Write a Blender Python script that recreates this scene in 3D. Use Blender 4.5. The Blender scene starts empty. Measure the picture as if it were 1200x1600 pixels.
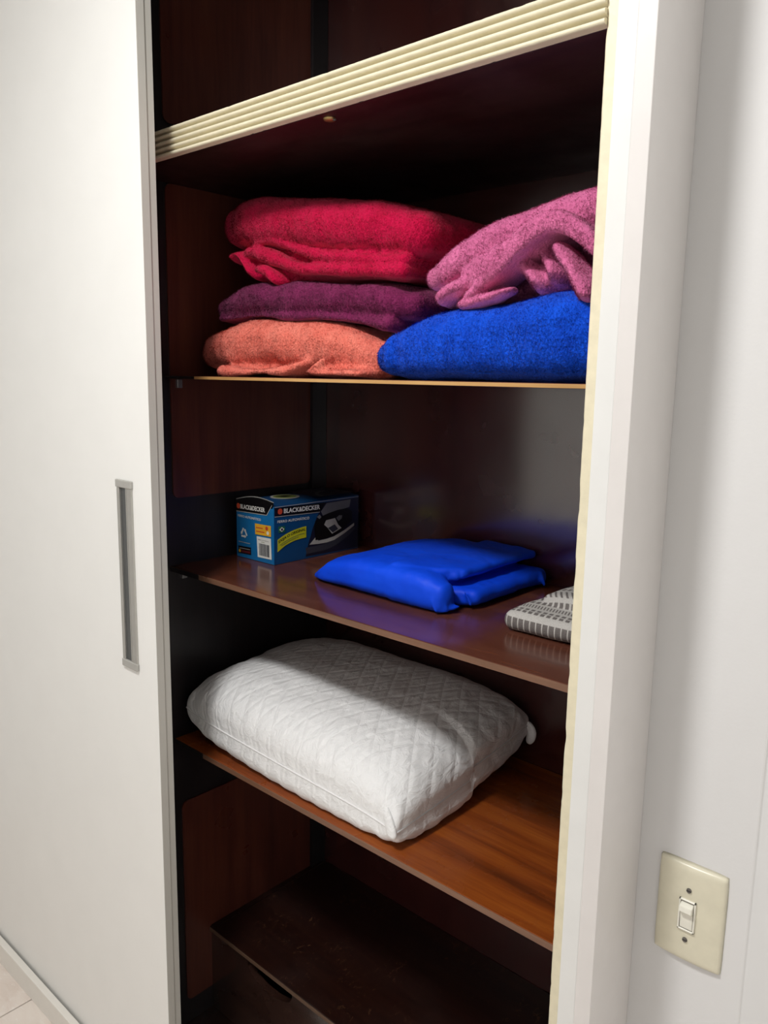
import bpy, bmesh, math, random
import numpy as np
from mathutils import Matrix, Vector
from mathutils import noise as mnoise

sc = bpy.context.scene
COL = sc.collection

# ---------------------------------------------------------------- camera, light, exposure
H = 1.513                                   # phone held 1.5 m above the floor
cam_d = bpy.data.cameras.new('camera')
cam_d.sensor_fit = 'VERTICAL'; cam_d.sensor_height = 36.0; cam_d.sensor_width = 27.0
cam_d.lens = 1240.0 / 1600.0 * 36.0
cam_d.clip_start = 0.02
cam = bpy.data.objects.new('camera', cam_d); COL.objects.link(cam)
_r = ((0.7432055, 0.6688565, 0.0166311), (0.1243060, -0.1136138, -0.9857180), (-0.6574143, 0.7346584, -0.1675813))
cam.matrix_world = Matrix(((_r[0][0], -_r[1][0], -_r[2][0], 0), (_r[0][1], -_r[1][1], -_r[2][1], 0),
                           (_r[0][2], -_r[1][2], -_r[2][2], H), (0, 0, 0, 1)))
sc.camera = cam

w = bpy.data.worlds.new('room_air'); sc.world = w
w.use_nodes = True
w.node_tree.nodes['Background'].inputs[0].default_value = (0.9, 0.93, 1.0, 1)
w.node_tree.nodes['Background'].inputs[1].default_value = 0.02

LAMP = (-0.74, -0.12)
LAMP_POWER = 24.5
FILL = (.40, 1.50)                          # added fill lamp, unseen round the corner, brightens the right-facing sides
FILL_POWER = 14.5
sc.view_settings.view_transform = 'Standard'
sc.view_settings.look = 'None'
sc.view_settings.gamma = 1.0
sc.view_settings.use_curve_mapping = False
sc.view_settings.exposure = 0.0

# ---------------------------------------------------------------- materials
def srgb(r, g, b):
    f = lambda c: (c / 255 / 12.92) if c / 255 <= .04045 else ((c / 255 + .055) / 1.055) ** 2.4
    return (f(r), f(g), f(b), 1)

class NT:
    def __init__(s, name):
        s.m = bpy.data.materials.new(name); s.m.use_nodes = True
        s.t = s.m.node_tree; s.b = s.t.nodes['Principled BSDF']
        s.tc = s.t.nodes.new('ShaderNodeTexCoord')
    def n(s, typ, **kw):
        o = s.t.nodes.new('ShaderNode' + typ)
        for k, v in kw.items():
            if k.startswith('i_'):
                o.inputs[k[2:].replace('_', ' ')].default_value = v
            else: setattr(o, k, v)
        return o
    def l(s, a, b): s.t.links.new(a, b)
    def mapping(s, scale=(1, 1, 1), rot=(0, 0, 0), src='Object'):
        mp = s.n('Mapping'); mp.inputs['Scale'].default_value = scale; mp.inputs['Rotation'].default_value = rot
        s.l(s.tc.outputs[src], mp.inputs['Vector']); return mp.outputs[0]
    def noise(s, vec, scale, detail=4, rough=.5, dist=0):
        o = s.n('TexNoise'); o.inputs['Scale'].default_value = scale; o.inputs['Detail'].default_value = detail
        o.inputs['Roughness'].default_value = rough; o.inputs['Distortion'].default_value = dist
        s.l(vec, o.inputs['Vector']); return o.outputs[0]
    def ramp(s, fac, stops):
        o = s.n('ValToRGB'); cr = o.color_ramp
        while len(cr.elements) < len(stops): cr.elements.new(.5)
        for e, (p, c) in zip(cr.elements, stops): e.position = p; e.color = c
        s.l(fac, o.inputs[0]); return o.outputs[0]
    def math(s, op, a, b=None, c=None):
        o = s.n('Math', operation=op)
        for i, v in enumerate((a, b, c)):
            if v is None: continue
            if isinstance(v, (int, float)): o.inputs[i].default_value = v
            else: s.l(v, o.inputs[i])
        return o.outputs[0]
    def mix(s, fac, a, b):
        o = s.n('Mix', data_type='RGBA')
        for i, v in ((0, fac), (6, a), (7, b)):
            if isinstance(v, (int, float, tuple)): o.inputs[i].default_value = v
            else: s.l(v, o.inputs[i])
        return o.outputs[2]
    def bump(s, h, strength=.3, dist=.002):
        o = s.n('Bump'); o.inputs['Strength'].default_value = strength; o.inputs['Distance'].default_value = dist
        s.l(h, o.inputs['Height']); s.l(o.outputs[0], s.b.inputs['Normal']); return o
    def set(s, col=None, rough=None, **kw):
        if col is not None:
            if isinstance(col, tuple): s.b.inputs['Base Color'].default_value = col
            else: s.l(col, s.b.inputs['Base Color'])
        if rough is not None:
            if isinstance(rough, (int, float)): s.b.inputs['Roughness'].default_value = rough
            else: s.l(rough, s.b.inputs['Roughness'])
        for k, v in kw.items(): s.b.inputs[k.replace('_', ' ')].default_value = v
        return s

def mat_paint(name, col, rough=.5, var=.04, bump=.12, scale=35, grain=900):
    t = NT(name); v = t.mapping()
    d = tuple(c * (1 - var) for c in col[:3]) + (1,)
    c = t.ramp(t.noise(v, scale, 5), [(.3, d), (.7, col)])
    t.set(c, rough); t.bump(t.noise(v, grain, 2), bump, .0004); return t.m

def mat_wood(name, dark, mid, light, axis='x', rough=.25, wear=0.0, spec=.5, coat=0.0):
    t = NT(name)
    s = {'x': (1.6, 22, 22), 'y': (22, 1.6, 22), 'z': (22, 22, 1.6)}[axis]
    v = t.mapping(s)
    n1 = t.noise(v, 1.0, 6, .6, .6)
    s2 = tuple(q * 6 for q in s)
    n2 = t.noise(t.mapping(s2), 1.0, 3, .6)
    f = t.math('ADD', t.math('MULTIPLY', n1, .72), t.math('MULTIPLY', n2, .28))
    c = t.ramp(f, [(.33, dark), (.5, mid), (.68, light)])
    ro = t.ramp(t.noise(t.mapping((9, 9, 9)), 1.0, 4), [(.3, (rough * .75,) * 3 + (1,)), (.75, (min(1, rough * 1.45),) * 3 + (1,))])
    if wear > 0:
        big = t.noise(t.mapping((14, 14, 14)), 1.0, 3, .6)
        sp = t.noise(t.mapping((60, 34, 60)), 1.0, 5, .75, 1.6)
        k = t.math('MULTIPLY', t.ramp(sp, [(.58, (0, 0, 0, 1)), (.66, (1, 1, 1, 1))]), t.ramp(big, [(.45, (0, 0, 0, 1)), (.62, (1, 1, 1, 1))]))
        c = t.mix(t.math('MULTIPLY', k, wear), c, srgb(112, 78, 54))
    t.set(c, ro); t.b.inputs['Specular IOR Level'].default_value = spec
    if coat: t.b.inputs['Coat Weight'].default_value = coat; t.b.inputs['Coat Roughness'].default_value = .16; t.b.inputs['Coat IOR'].default_value = 1.9
    t.bump(n2, .08, .0005); return t.m

def mat_fleece(name, dark, col, scale=420, bump=.8, dist=.0020, sheen=.4):
    t = NT(name); v = t.mapping()
    n1 = t.noise(v, scale, 3, .65)
    vo = t.n('TexVoronoi'); vo.inputs['Scale'].default_value = scale * .55; t.l(v, vo.inputs['Vector'])
    n0 = t.noise(v, 26, 4, .6)
    f = t.math('ADD', t.math('MULTIPLY', n0, .55), t.math('MULTIPLY', n1, .45))
    t.set(t.ramp(f, [(.30, dark), (.66, col)]), .95)
    t.b.inputs['Sheen Weight'].default_value = sheen
    t.b.inputs['Sheen Roughness'].default_value = .45
    t.b.inputs['Sheen Tint'].default_value = tuple(min(1, c * .6 + .25) for c in col[:3]) + (1,)
    t.b.inputs['Specular IOR Level'].default_value = .1
    h = t.math('ADD', n1, t.math('MULTIPLY', vo.outputs['Distance'], .8))
    t.bump(h, bump, dist); return t.m

def mat_plain(name, col, rough=.5, metallic=0, spec=.5):
    t = NT(name); v = t.mapping()
    d = tuple(c * .93 for c in col[:3]) + (1,)
    t.set(t.ramp(t.noise(v, 60, 3), [(.3, d), (.7, col)]), rough, Metallic=metallic)
    t.b.inputs['Specular IOR Level'].default_value = spec; return t.m

M = {}
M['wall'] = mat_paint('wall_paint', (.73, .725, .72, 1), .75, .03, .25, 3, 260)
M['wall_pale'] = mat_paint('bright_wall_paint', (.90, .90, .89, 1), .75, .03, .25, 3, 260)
M['ceiling'] = mat_paint('ceiling_paint', (.90, .90, .89, 1), .8)
M['door_white'] = mat_paint('door_laminate', (.90, .895, .865, 1), .42, .02, .08, 12, 700)
M['door_edge'] = mat_paint('door_edge_band', (.60, .58, .53, 1), .4, .03, .08, 12, 700)
M['frame_white'] = mat_paint('frame_laminate', (.77, .77, .75, 1), .45, .03, .15, 30, 800)
M['frame_pinkish'] = mat_paint('frame_edge_laminate', (.73, .70, .68, 1), .45, .03, .15, 30, 800)
M['cream'] = mat_paint('old_cream_paint', (.84, .77, .57, 1), .45, .10, .5, 60, 240)
M['cream_dark'] = mat_paint('old_yellowed_paint', (.74, .66, .43, 1), .5, .10, .4, 60, 240)
M['shelf'] = mat_wood('varnished_shelf_wood', (.11, .024, .006, 1), (.25, .054, .009, 1), (.37, .098, .014, 1), 'x', .25)
M['shelf_mid'] = mat_wood('varnished_brown_shelf', (.075, .022, .012, 1), (.12, .036, .020, 1), (.16, .055, .028, 1), 'x', .17)
M['shelf_edge'] = mat_wood('shelf_edge_wood', (.14, .07, .04, 1), (.20, .10, .06, 1), (.28, .15, .09, 1), 'x', .35)
M['shelf_edge_tan'] = mat_wood('tan_shelf_edge_wood', (.42, .22, .07, 1), (.55, .31, .11, 1), (.65, .40, .16, 1), 'x', .4)
M['inset'] = mat_wood('mahogany_inset_wood', (.060, .015, .010, 1), (.095, .024, .015, 1), (.13, .037, .020, 1), 'z', .36)
M['back'] = mat_wood('mahogany_back_wood', (.036, .008, .008, 1), (.055, .012, .011, 1), (.072, .018, .014, 1), 'z', .22, 0.0, 1.0, 1.0)
M['dark'] = mat_wood('near_black_stained_wood', (.008, .006, .007, 1), (.012, .009, .010, 1), (.018, .012, .013, 1), 'z', .4)
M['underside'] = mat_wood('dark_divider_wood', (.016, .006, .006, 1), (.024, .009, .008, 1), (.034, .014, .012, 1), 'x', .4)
M['drawer'] = mat_wood('scuffed_drawer_wood', (.012, .004, .003, 1), (.020, .006, .004, 1), (.030, .010, .006, 1), 'x', .38, .6)
M['drawer_front'] = mat_wood('drawer_front_wood', (.022, .009, .007, 1), (.034, .014, .010, 1), (.048, .022, .015, 1), 'x', .25, 0.0, .8, 1.0)
M['raw_edge'] = mat_wood('worn_edge_wood', (.08, .045, .03, 1), (.14, .08, .05, 1), (.2, .12, .08, 1), 'x', .5)
M['steel'] = mat_plain('dull_steel', (.35, .34, .34, 1), .4, .8)
M['brass'] = mat_plain('tarnished_brass', (.55, .38, .16, 1), .35, .8)
M['alu'] = mat_plain('brushed_aluminium', (.50, .49, .46, 1), .38, .75)
M['alu_dark'] = mat_plain('shaded_aluminium_channel', (.13, .135, .135, 1), .45, .6)
M['cap'] = mat_plain('grey_plastic_cap', (.42, .41, .38, 1), .5)
M['ivory'] = mat_plain('aged_ivory_plastic', (.72, .68, .53, 1), .32)
M['ivory_light'] = mat_plain('ivory_rocker_plastic', (.84, .82, .72, 1), .3)
M['screw'] = mat_plain('screw_metal', (.16, .15, .14, 1), .45, .6)
M['grout'] = mat_paint('grout', (.20, .165, .14, 1), .9)
M['track'] = mat_paint('track_laminate', (.84, .81, .75, 1), .5, .03)

def mat_tile():
    t = NT('marbled_floor_tile'); v = t.mapping()
    n1 = t.noise(v, 7, 6, .6, 1.5); n2 = t.noise(t.mapping((1, 2.4, 1), (0, 0, .5)), 13, 5, .65, 2.5)
    c = t.ramp(n1, [(.3, (.72, .61, .53, 1)), (.5, (.82, .73, .66, 1)), (.7, (.88, .82, .75, 1))])
    c = t.mix(t.ramp(n2, [(.58, (0, 0, 0, 1)), (.68, (.55, .55, .55, 1))]), c, (.92, .88, .83, 1))
    t.set(c, .22); return t.m
M['tile'] = mat_tile()
M['red'] = mat_fleece('raspberry_fleece', (.44, .002, .032, 1), (.74, .009, .085, 1), 520)
M['purple'] = mat_fleece('plum_fleece', (.13, .010, .055, 1), (.28, .030, .125, 1), 520)
M['coral'] = mat_fleece('coral_fleece', (.86, .15, .105, 1), (1.0, .30, .225, 1), 460)
M['pink'] = mat_fleece('rose_fleece', (.56, .115, .27, 1), (.84, .215, .44, 1), 460)
M['blue'] = mat_fleece('royal_blue_fleece', (.003, .045, .50, 1), (.008, .115, .92, 1), 400, .9, .0026, .35)

def mat_bag():
    t = NT('royal_blue_smooth_fabric'); v = t.mapping()
    n = t.noise(v, 9, 4, .55)
    t.set(t.ramp(n, [(.3, (.002, .058, .78, 1)), (.7, (.004, .085, .95, 1))]), .55)
    t.b.inputs['Specular IOR Level'].default_value = .25
    t.bump(t.math('ADD', t.noise(t.mapping((18, 50, 30), (0, 0, .5)), 1.0, 4, .6), t.math('MULTIPLY', t.noise(v, 900, 2), .1)), .35, .003); return t.m
M['bag'] = mat_bag()

def mat_check():
    # woven block pattern: columns run along x, rows follow the cloth from the front fold over the top
    t = NT('grey_block_pattern_cloth')
    sep = t.n('SeparateXYZ'); t.l(t.tc.outputs['Object'], sep.inputs[0])
    x, y, z = sep.outputs
    v = t.math('ADD', z, t.math('MAXIMUM', t.math('SUBTRACT', y, .022), 0.0))
    u = t.math('ADD', x, t.math('MULTIPLY', y, .12))
    def band(a, lo, hi): return t.math('MULTIPLY', t.math('GREATER_THAN', a, lo), t.math('LESS_THAN', a, hi))
    def cols(pitch, duty, sl=0):
        q = t.math('ADD', u, t.math('MULTIPLY', v, sl)) if sl else u
        return t.math('LESS_THAN', t.math('FRACT', t.math('DIVIDE', q, pitch)), duty)
    k = t.math('MULTIPLY', band(v, .005, .0255), cols(.0108, .80))
    rows = [(.034, .042, .0108, .64, 0), (.045, .053, .0108, .64, 0), (.062, .078, .0054, .45, .2), (.086, .098, .0108, .62, 0), (.110, .142, .0108, .42, .5), (.155, .170, .0108, .6, 0), (.18, .2, .0054, .45, 0)]
    for lo, hi, p, d, sl in rows:
        k = t.math('MAXIMUM', k, t.math('MULTIPLY', band(v, lo, hi), cols(p, d, sl)))
    weave = t.noise(t.mapping(), 700, 2)
    light = t.ramp(weave, [(.3, (.46, .44, .41, 1)), (.7, (.60, .58, .55, 1))])
    dark = t.ramp(weave, [(.3, (.125, .11, .105, 1)), (.7, (.20, .18, .17, 1))])
    t.set(t.mix(k, light, dark), .85); t.bump(weave, .3, .0006); return t.m
M['check'] = mat_check()

def mat_pillow():
    t = NT('white_quilted_cotton')
    sep = t.n('SeparateXYZ'); t.l(t.tc.outputs['UV'], sep.inputs[0])
    u, v = sep.outputs[0], sep.outputs[1]
    def lines(a):
        f = t.math('FRACT', a); d = t.math('ABSOLUTE', t.math('SUBTRACT', f, .5))
        return t.math('SMOOTH_MIN', t.math('MULTIPLY', d, 5.0), 1.0, .3)
    p = 1 / .040
    a = lines(t.math('MULTIPLY', t.math('ADD', u, t.math('MULTIPLY', v, .62)), p))
    b = lines(t.math('MULTIPLY', t.math('SUBTRACT', u, t.math('MULTIPLY', v, .62)), p))
    h = t.math('MINIMUM', a, b)
    wr = t.noise(t.mapping((52, 26, 52), (0, 0, .7)), 1.0, 5, .6, 1.2)
    h2 = t.math('ADD', t.math('MULTIPLY', h, .55), t.math('MULTIPLY', wr, 1.5))
    t.set(t.ramp(wr, [(.3, (.88, .885, .885, 1)), (.7, (.93, .93, .93, 1))]), .62)
    t.b.inputs['Sheen Weight'].default_value = .2
    t.bump(h2, .6, .004); return t.m
M['pillow'] = mat_pillow()
M['piping'] = mat_plain('white_piping', (.86, .85, .85, 1), .6)

# printed cardboard colours
def ink(name, r, g, b, rough=.32): M[name] = mat_plain(name, srgb(r, g, b), rough)
ink('print_blue', 26, 112, 172); ink('print_blue_dark', 16, 72, 122); ink('print_black', 16, 14, 16); ink('print_white', 232, 232, 226)
ink('print_orange', 205, 78, 48); ink('print_yellow', 208, 205, 38); ink('print_amber', 236, 176, 48); ink('print_grey', 120, 120, 122)
ink('print_light_grey', 186, 184, 178); ink('print_navy', 28, 30, 52); ink('print_green', 40, 110, 72); ink('print_cream', 236, 232, 210)
ink('print_maroon', 96, 34, 40); ink('print_slate', 58, 60, 72); ink('print_kraft', 150, 150, 146, .6); ink('print_olive', 120, 132, 70)

# ---------------------------------------------------------------- helpers
def link(name, me, mat=None, parent=None):
    o = bpy.data.objects.new(name, me); COL.objects.link(o)
    if mat is not None: me.materials.append(M[mat] if isinstance(mat, str) else mat)
    if parent is not None: o.parent = parent
    return o

def from_bm(name, bm, mat=None, parent=None, smooth=False):
    bmesh.ops.recalc_face_normals(bm, faces=bm.faces[:])
    me = bpy.data.meshes.new(name); bm.to_mesh(me); bm.free()
    if smooth:
        for p in me.polygons: p.use_smooth = True
    return link(name, me, mat, parent)

def add_box(bm, x0, x1, y0, y1, z0, z1, bev=0.0, seg=2):
    r = bmesh.ops.create_cube(bm, size=1.0)
    bmesh.ops.scale(bm, vec=(x1 - x0, y1 - y0, z1 - z0), verts=r['verts'])
    bmesh.ops.translate(bm, vec=((x0 + x1) / 2, (y0 + y1) / 2, (z0 + z1) / 2), verts=r['verts'])
    if bev > 0:
        ed = list({e for v in r['verts'] for e in v.link_edges})
        bmesh.ops.bevel(bm, geom=ed, offset=bev, segments=seg, affect='EDGES', profile=.5)

def box(name, x0, x1, y0, y1, z0, z1, mat, parent=None, bev=.0012, seg=2):
    bm = bmesh.new(); add_box(bm, x0, x1, y0, y1, z0, z1, bev, seg)
    return from_bm(name, bm, mat, parent)

def thing(name, label, cat, loc=(0, 0, 0), group=None):
    o = bpy.data.objects.new(name, None); COL.objects.link(o); o.location = loc
    o.empty_display_size = .05
    o['label'] = label; o['category'] = cat
    if group: o['group'] = group
    return o

def tag(o, label, cat, group=None):
    o['label'] = label; o['category'] = cat
    if group: o['group'] = group
    return o

def struct(o): o['kind'] = 'structure'; return o

def adopt(parent, *children):           # keep world placement while parenting under a placed Empty
    for c in children:
        c.parent = parent
        c.location = Vector(c.location) - Vector(parent.location)

def catmull(pts, n):
    out = []; m = len(pts)
    for i in range(m - 1):
        p0 = pts[max(i - 1, 0)]; p1 = pts[i]; p2 = pts[i + 1]; p3 = pts[min(i + 2, m - 1)]
        for k in range(n):
            t = k / n
            out.append(tuple(.5 * (2 * b + (c - a) * t + (2 * a - 5 * b + 4 * c - d) * t * t + (-a + 3 * b - 3 * c + d) * t ** 3)
                             for a, b, c, d in zip(p0, p1, p2, p3)))
    out.append(tuple(pts[-1])); return out

def rings(bm, rs):
    vs = [[bm.verts.new(p) for p in r] for r in rs]
    n = len(vs[0])
    for a, b in zip(vs, vs[1:]):
        for i in range(n): bm.faces.new((a[i], a[(i + 1) % n], b[(i + 1) % n], b[i]))
    bm.faces.new(vs[0]); bm.faces.new(list(reversed(vs[-1])))

def sheet(bm, st, n=3.0, cap=1.0, seg=32, sub=8, rf=1.25):
    """folded cloth layer: stations (x, zc, half_thickness, y_front, y_back) along x, rounded all round"""
    st = catmull(st, sub)
    a, b = st[0], st[-1]
    pre = []; post = []
    for k in range(6):
        t = math.pi / 2 * (1 - k / 6) * .96; s, c = math.sin(t), math.cos(t)
        pre.append((a[0] - a[2] * s * cap, a[1], a[2] * c, a[3] + a[2] * (1 - c), a[4] - a[2] * (1 - c)))
        post.insert(0, (b[0] + b[2] * s * cap, b[1], b[2] * c, b[3] + b[2] * (1 - c), b[4] - b[2] * (1 - c)))
    R = []
    for x, zc, hz, yf, yb in pre + st + post:
        hy = (yb - yf) / 2; yc = (yf + yb) / 2; r = []
        rad = min(hz * rf, hy)
        for i in range(seg):
            q = 2 * math.pi * i / seg; cs, sn = math.cos(q), math.sin(q)
            ez = math.copysign(abs(sn) ** (2 / n), sn) * hz
            ey = math.copysign(abs(cs) ** (2 / 2.2), cs) * rad
            ey += math.copysign(max(hy - rad, 0), cs) if abs(cs) > 1e-6 else 0
            r.append((x, yc + ey, zc + ez))
        R.append(r)
    rings(bm, R)

def tube(bm, pts, squash=1.0, seg=16, sub=6):
    """rounded strand through (x, y, z, r)"""
    pts = [(p[0], p[1] + p[3] * (squash - 1), p[2], p[3]) for p in pts] if squash > 1.5 else pts
    pts = catmull(pts, sub); R = []
    for i, p in enumerate(pts):
        d = Vector(pts[min(i + 1, len(pts) - 1)][:3]) - Vector(pts[max(i - 1, 0)][:3]); d.normalize()
        up = Vector((0, 1, 0)) if abs(d.y) < .9 else Vector((0, 0, 1))
        s = d.cross(up).normalized(); u = s.cross(d).normalized()
        e = min(i, len(pts) - 1 - i); k = 1.0 if e >= 3 else (.45, .75, .93)[e]
        R.append([tuple(Vector(p[:3]) + s * math.cos(2 * math.pi * j / seg) * p[3] * k + u * math.sin(2 * math.pi * j / seg) * p[3] * k * squash) for j in range(seg)])
    rings(bm, R)

def cloth(name, bm, mat, voxel=.004, smooth=7, disp=((.09, .009), (.022, .0016)), floor=None, seed=0, parent=None):
    """fuse overlapping layers to one skin and give it lumps; rests on height floor"""
    bmesh.ops.recalc_face_normals(bm, faces=bm.faces[:])
    me = bpy.data.meshes.new(name + '_src'); bm.to_mesh(me); bm.free()
    o = bpy.data.objects.new(name + '_src', me); COL.objects.link(o)
    r = o.modifiers.new('r', 'REMESH'); r.mode = 'VOXEL'; r.voxel_size = voxel
    s = o.modifiers.new('s', 'SMOOTH'); s.factor = .5; s.iterations = smooth
    dg = bpy.context.evaluated_depsgraph_get()
    m2 = bpy.data.meshes.new_from_object(o.evaluated_get(dg)); m2.name = name
    bpy.data.objects.remove(o); bpy.data.meshes.remove(me)
    off = Vector((seed * 3.7, seed * 1.3, seed * 2.1))
    nor = [v.normal.copy() for v in m2.vertices]
    for v, nn in zip(m2.vertices, nor):
        d = 0.0
        for sc_, am in disp: d += mnoise.noise((v.co + off) / sc_) * am
        v.co = v.co + nn * d
        if floor is not None and v.co.z < floor: v.co.z = floor + .0003
    for p in m2.polygons: p.use_smooth = True
    m2.update()
    return link(name, m2, mat, parent)

def pile(o, mat, count, length, width, seed, comb=(.2, -.3, -.75)):
    """short fleece fibres standing on the seen side of a blanket: one object, nobody could count them"""
    me = o.data; rng = np.random.default_rng(seed)
    me.calc_loop_triangles()
    nv = len(me.vertices); co = np.empty(nv * 3); me.vertices.foreach_get('co', co); co = co.reshape(-1, 3)
    no = np.empty(nv * 3); me.vertices.foreach_get('normal', no); no = no.reshape(-1, 3)
    nt = len(me.loop_triangles); tr = np.empty(nt * 3, dtype=np.int32); me.loop_triangles.foreach_get('vertices', tr); tr = tr.reshape(-1, 3)
    a, b, c = co[tr[:, 0]], co[tr[:, 1]], co[tr[:, 2]]
    cr = np.cross(b - a, c - a); ar = np.linalg.norm(cr, axis=1) / 2; fn = cr / (np.linalg.norm(cr, axis=1)[:, None] + 1e-12)
    seen = (fn[:, 1] < .25) & (fn[:, 2] > -.75) & ((a[:, 1] < a[:, 1].min() + .17) | (fn[:, 2] > .3))
    wgt = ar * seen * np.where(fn[:, 1] < -.2, 1.6, 1.0) * np.where(fn[:, 2] < .1, 1.8, 1.0); wgt = wgt / wgt.sum()
    pick = rng.choice(nt, size=count, p=wgt)
    u = rng.random((count, 2)); f = u.sum(1) > 1; u[f] = 1 - u[f]; w3 = np.stack([1 - u.sum(1), u[:, 0], u[:, 1]], 1)
    T = tr[pick]
    p = (co[T] * w3[:, :, None]).sum(1); n = (no[T] * w3[:, :, None]).sum(1); n /= np.linalg.norm(n, axis=1)[:, None]
    # lie of the pile: combed direction, stirred in tufts
    k1, k2 = 2 * np.pi / .030, 2 * np.pi / .009
    st = np.stack([np.sin(p[:, 2] * k1 + 1.3 * np.sin(p[:, 0] * k1)) + .8 * np.sin(p[:, 0] * k2 + 2 * np.sin(p[:, 2] * k1)),
                   np.sin(p[:, 0] * k1 * .8 + 2) + .6 * np.sin(p[:, 2] * k2),
                   np.cos(p[:, 0] * k1 + 1.7 * np.sin(p[:, 1] * k1)) + .8 * np.cos(p[:, 2] * k2 + 2 * np.sin(p[:, 0] * k1))], 1)
    d = n * .75 + np.array(comb) * .55 + st * .30 + rng.normal(0, .28, (count, 3))
    d /= np.linalg.norm(d, axis=1)[:, None]
    s_ = np.cross(d, n + rng.normal(0, .4, (count, 3))); s_ /= np.linalg.norm(s_, axis=1)[:, None] + 1e-9
    L = length * (.55 + .8 * rng.random(count))[:, None]
    base = p - n * .0006
    V = np.empty((count, 3, 3)); V[:, 0] = base - s_ * width / 2; V[:, 1] = base + s_ * width / 2; V[:, 2] = base + d * L
    V[:, :, 2] = np.maximum(V[:, :, 2], co[:, 2].min())
    back = (np.cross(V[:, 1] - V[:, 0], V[:, 2] - V[:, 0]) * n).sum(1) < 0      # every fibre shows its outer side
    tmp = V[back, 0].copy(); V[back, 0] = V[back, 1]; V[back, 1] = tmp
    m2 = bpy.data.meshes.new('fleece_pile')
    m2.vertices.add(count * 3); m2.vertices.foreach_set('co', V.reshape(-1))
    m2.loops.add(count * 3); m2.loops.foreach_set('vertex_index', np.arange(count * 3, dtype=np.int32))
    m2.polygons.add(count); m2.polygons.foreach_set('loop_start', np.arange(0, count * 3, 3, dtype=np.int32))
    m2.polygons.foreach_set('use_smooth', np.ones(count, dtype=bool))
    m2.update(calc_edges=True)
    sh = n * .8 + d * .15 + rng.normal(0, .16, (count, 3)); sh /= np.linalg.norm(sh, axis=1)[:, None]
    m2.normals_split_custom_set_from_vertices(np.repeat(sh, 3, axis=0).tolist())
    q = link('fleece_pile', m2, mat, o); q['kind'] = 'stuff'
    return q

def poly(name, pts, frame, mat, parent, lift=.0003, thick=.0002):
    """flat printed shape: pts (u, v) in a face frame (origin, u axis, v axis, normal)"""
    O, U, V, N = frame
    bm = bmesh.new()
    top = [bm.verts.new(O + U * a + V * b + N * (lift + thick)) for a, b in pts]
    bot = [bm.verts.new(O + U * a + V * b + N * (lift)) for a, b in pts]
    bm.faces.new(top); bm.faces.new(list(reversed(bot)))
    n = len(pts)
    for i in range(n): bm.faces.new((top[i], bot[i], bot[(i + 1) % n], top[(i + 1) % n]))
    return from_bm(name, bm, mat, parent)

def lettering(name, body, frame, u0, u1, v0, v1, mat, parent, lift=.0008, bold=.0, shear=0, slope=0.0, curve=None, rot=0.0):
    """text set flat on a face, fitted to the box (u0..u1, v0..v1)"""
    O, U, V, N = frame
    cu = bpy.data.curves.new(name, 'FONT'); cu.body = body; cu.size = 1; cu.offset = bold; cu.shear = shear; cu.resolution_u = 3
    o = bpy.data.objects.new(name + '_src', cu); COL.objects.link(o)
    dg = bpy.context.evaluated_depsgraph_get(); dg.update()
    me = bpy.data.meshes.new_from_object(o.evaluated_get(dg)); me.name = name
    bpy.data.objects.remove(o)
    xs = [v.co.x for v in me.vertices]; ys = [v.co.y for v in me.vertices]
    x0, x1, y0, y1 = min(xs), max(xs), min(ys), max(ys)
    for v in me.vertices:
        a = u0 + (v.co.x - x0) / (x1 - x0) * (u1 - u0); b = v0 + (v.co.y - y0) / (y1 - y0) * (v1 - v0)
        b += slope * (a - u0)
        if curve: b += curve(a)
        v.co = O + U * a + V * b + N * lift
    return link(name, me, mat, parent)

# ---------------------------------------------------------------- the room
YW = 0.82                                   # plane of the wall around the wardrobe
CEIL = 2.563
XL, XR = -1.40, -0.41                       # inside faces of the wardrobe
YB = 1.338                                  # back of the wardrobe
RX0, RX1, RY0, RY1 = -2.75, .80, -1.25, 2.2

floor = struct(box('floor', RX0, RX1, RY0, RY1, -.06, -.004, 'grout', bev=0))
tile_me = None
TS = .45; G = .0035
for i in range(-4, 9):
    for j in range(-7, 6):
        x0 = -1.767 + i * TS - TS * 1; y0 = .40 - TS + j * TS + .45 * 0
        xe, ye = min(x0 + TS, RX1), min(y0 + TS, RY1 if x0 > -.25 else YW)
        x0, y0 = max(x0, RX0), max(y0, RY0)
        if xe - x0 < .02 or ye - y0 < .02: continue          # tiles are cut along the walls
        if tile_me is None:
            bm = bmesh.new(); add_box(bm, G / 2, TS - G / 2, G / 2, TS - G / 2, -.006, 0, .0008, 1)
            t = from_bm('tile', bm, 'tile', floor); tile_me = t.data
        else:
            t = bpy.data.objects.new('tile', tile_me); COL.objects.link(t); t.parent = floor
        t.location = (x0, y0, 0); t.scale = ((xe - x0) / TS, (ye - y0) / TS, 1)
struct(box('ceiling', RX0, RX1, RY0, RY1, CEIL, CEIL + .06, 'ceiling', bev=0))
struct(box('wall_left', RX0 - .1, RX0, RY0, YW, 0, CEIL, 'wall_pale', bev=0))
struct(box('wall_back', RX0 - .1, RX1 + .1, RY0 - .1, RY0, 0, CEIL, 'wall_pale', bev=0))
struct(box('wall_right', RX1, RX1 + .1, RY0, RY1, 0, CEIL, 'wall_pale', bev=0))
struct(box('wall_far', -.2085, RX1 + .1, RY1, RY1 + .1, 0, CEIL, 'wall_pale', bev=0))
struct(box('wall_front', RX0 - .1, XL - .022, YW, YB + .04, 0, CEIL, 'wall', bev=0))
bm = bmesh.new(); add_box(bm, -.3855, -.2085, YW, RY1 + .1, 0, CEIL)
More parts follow.
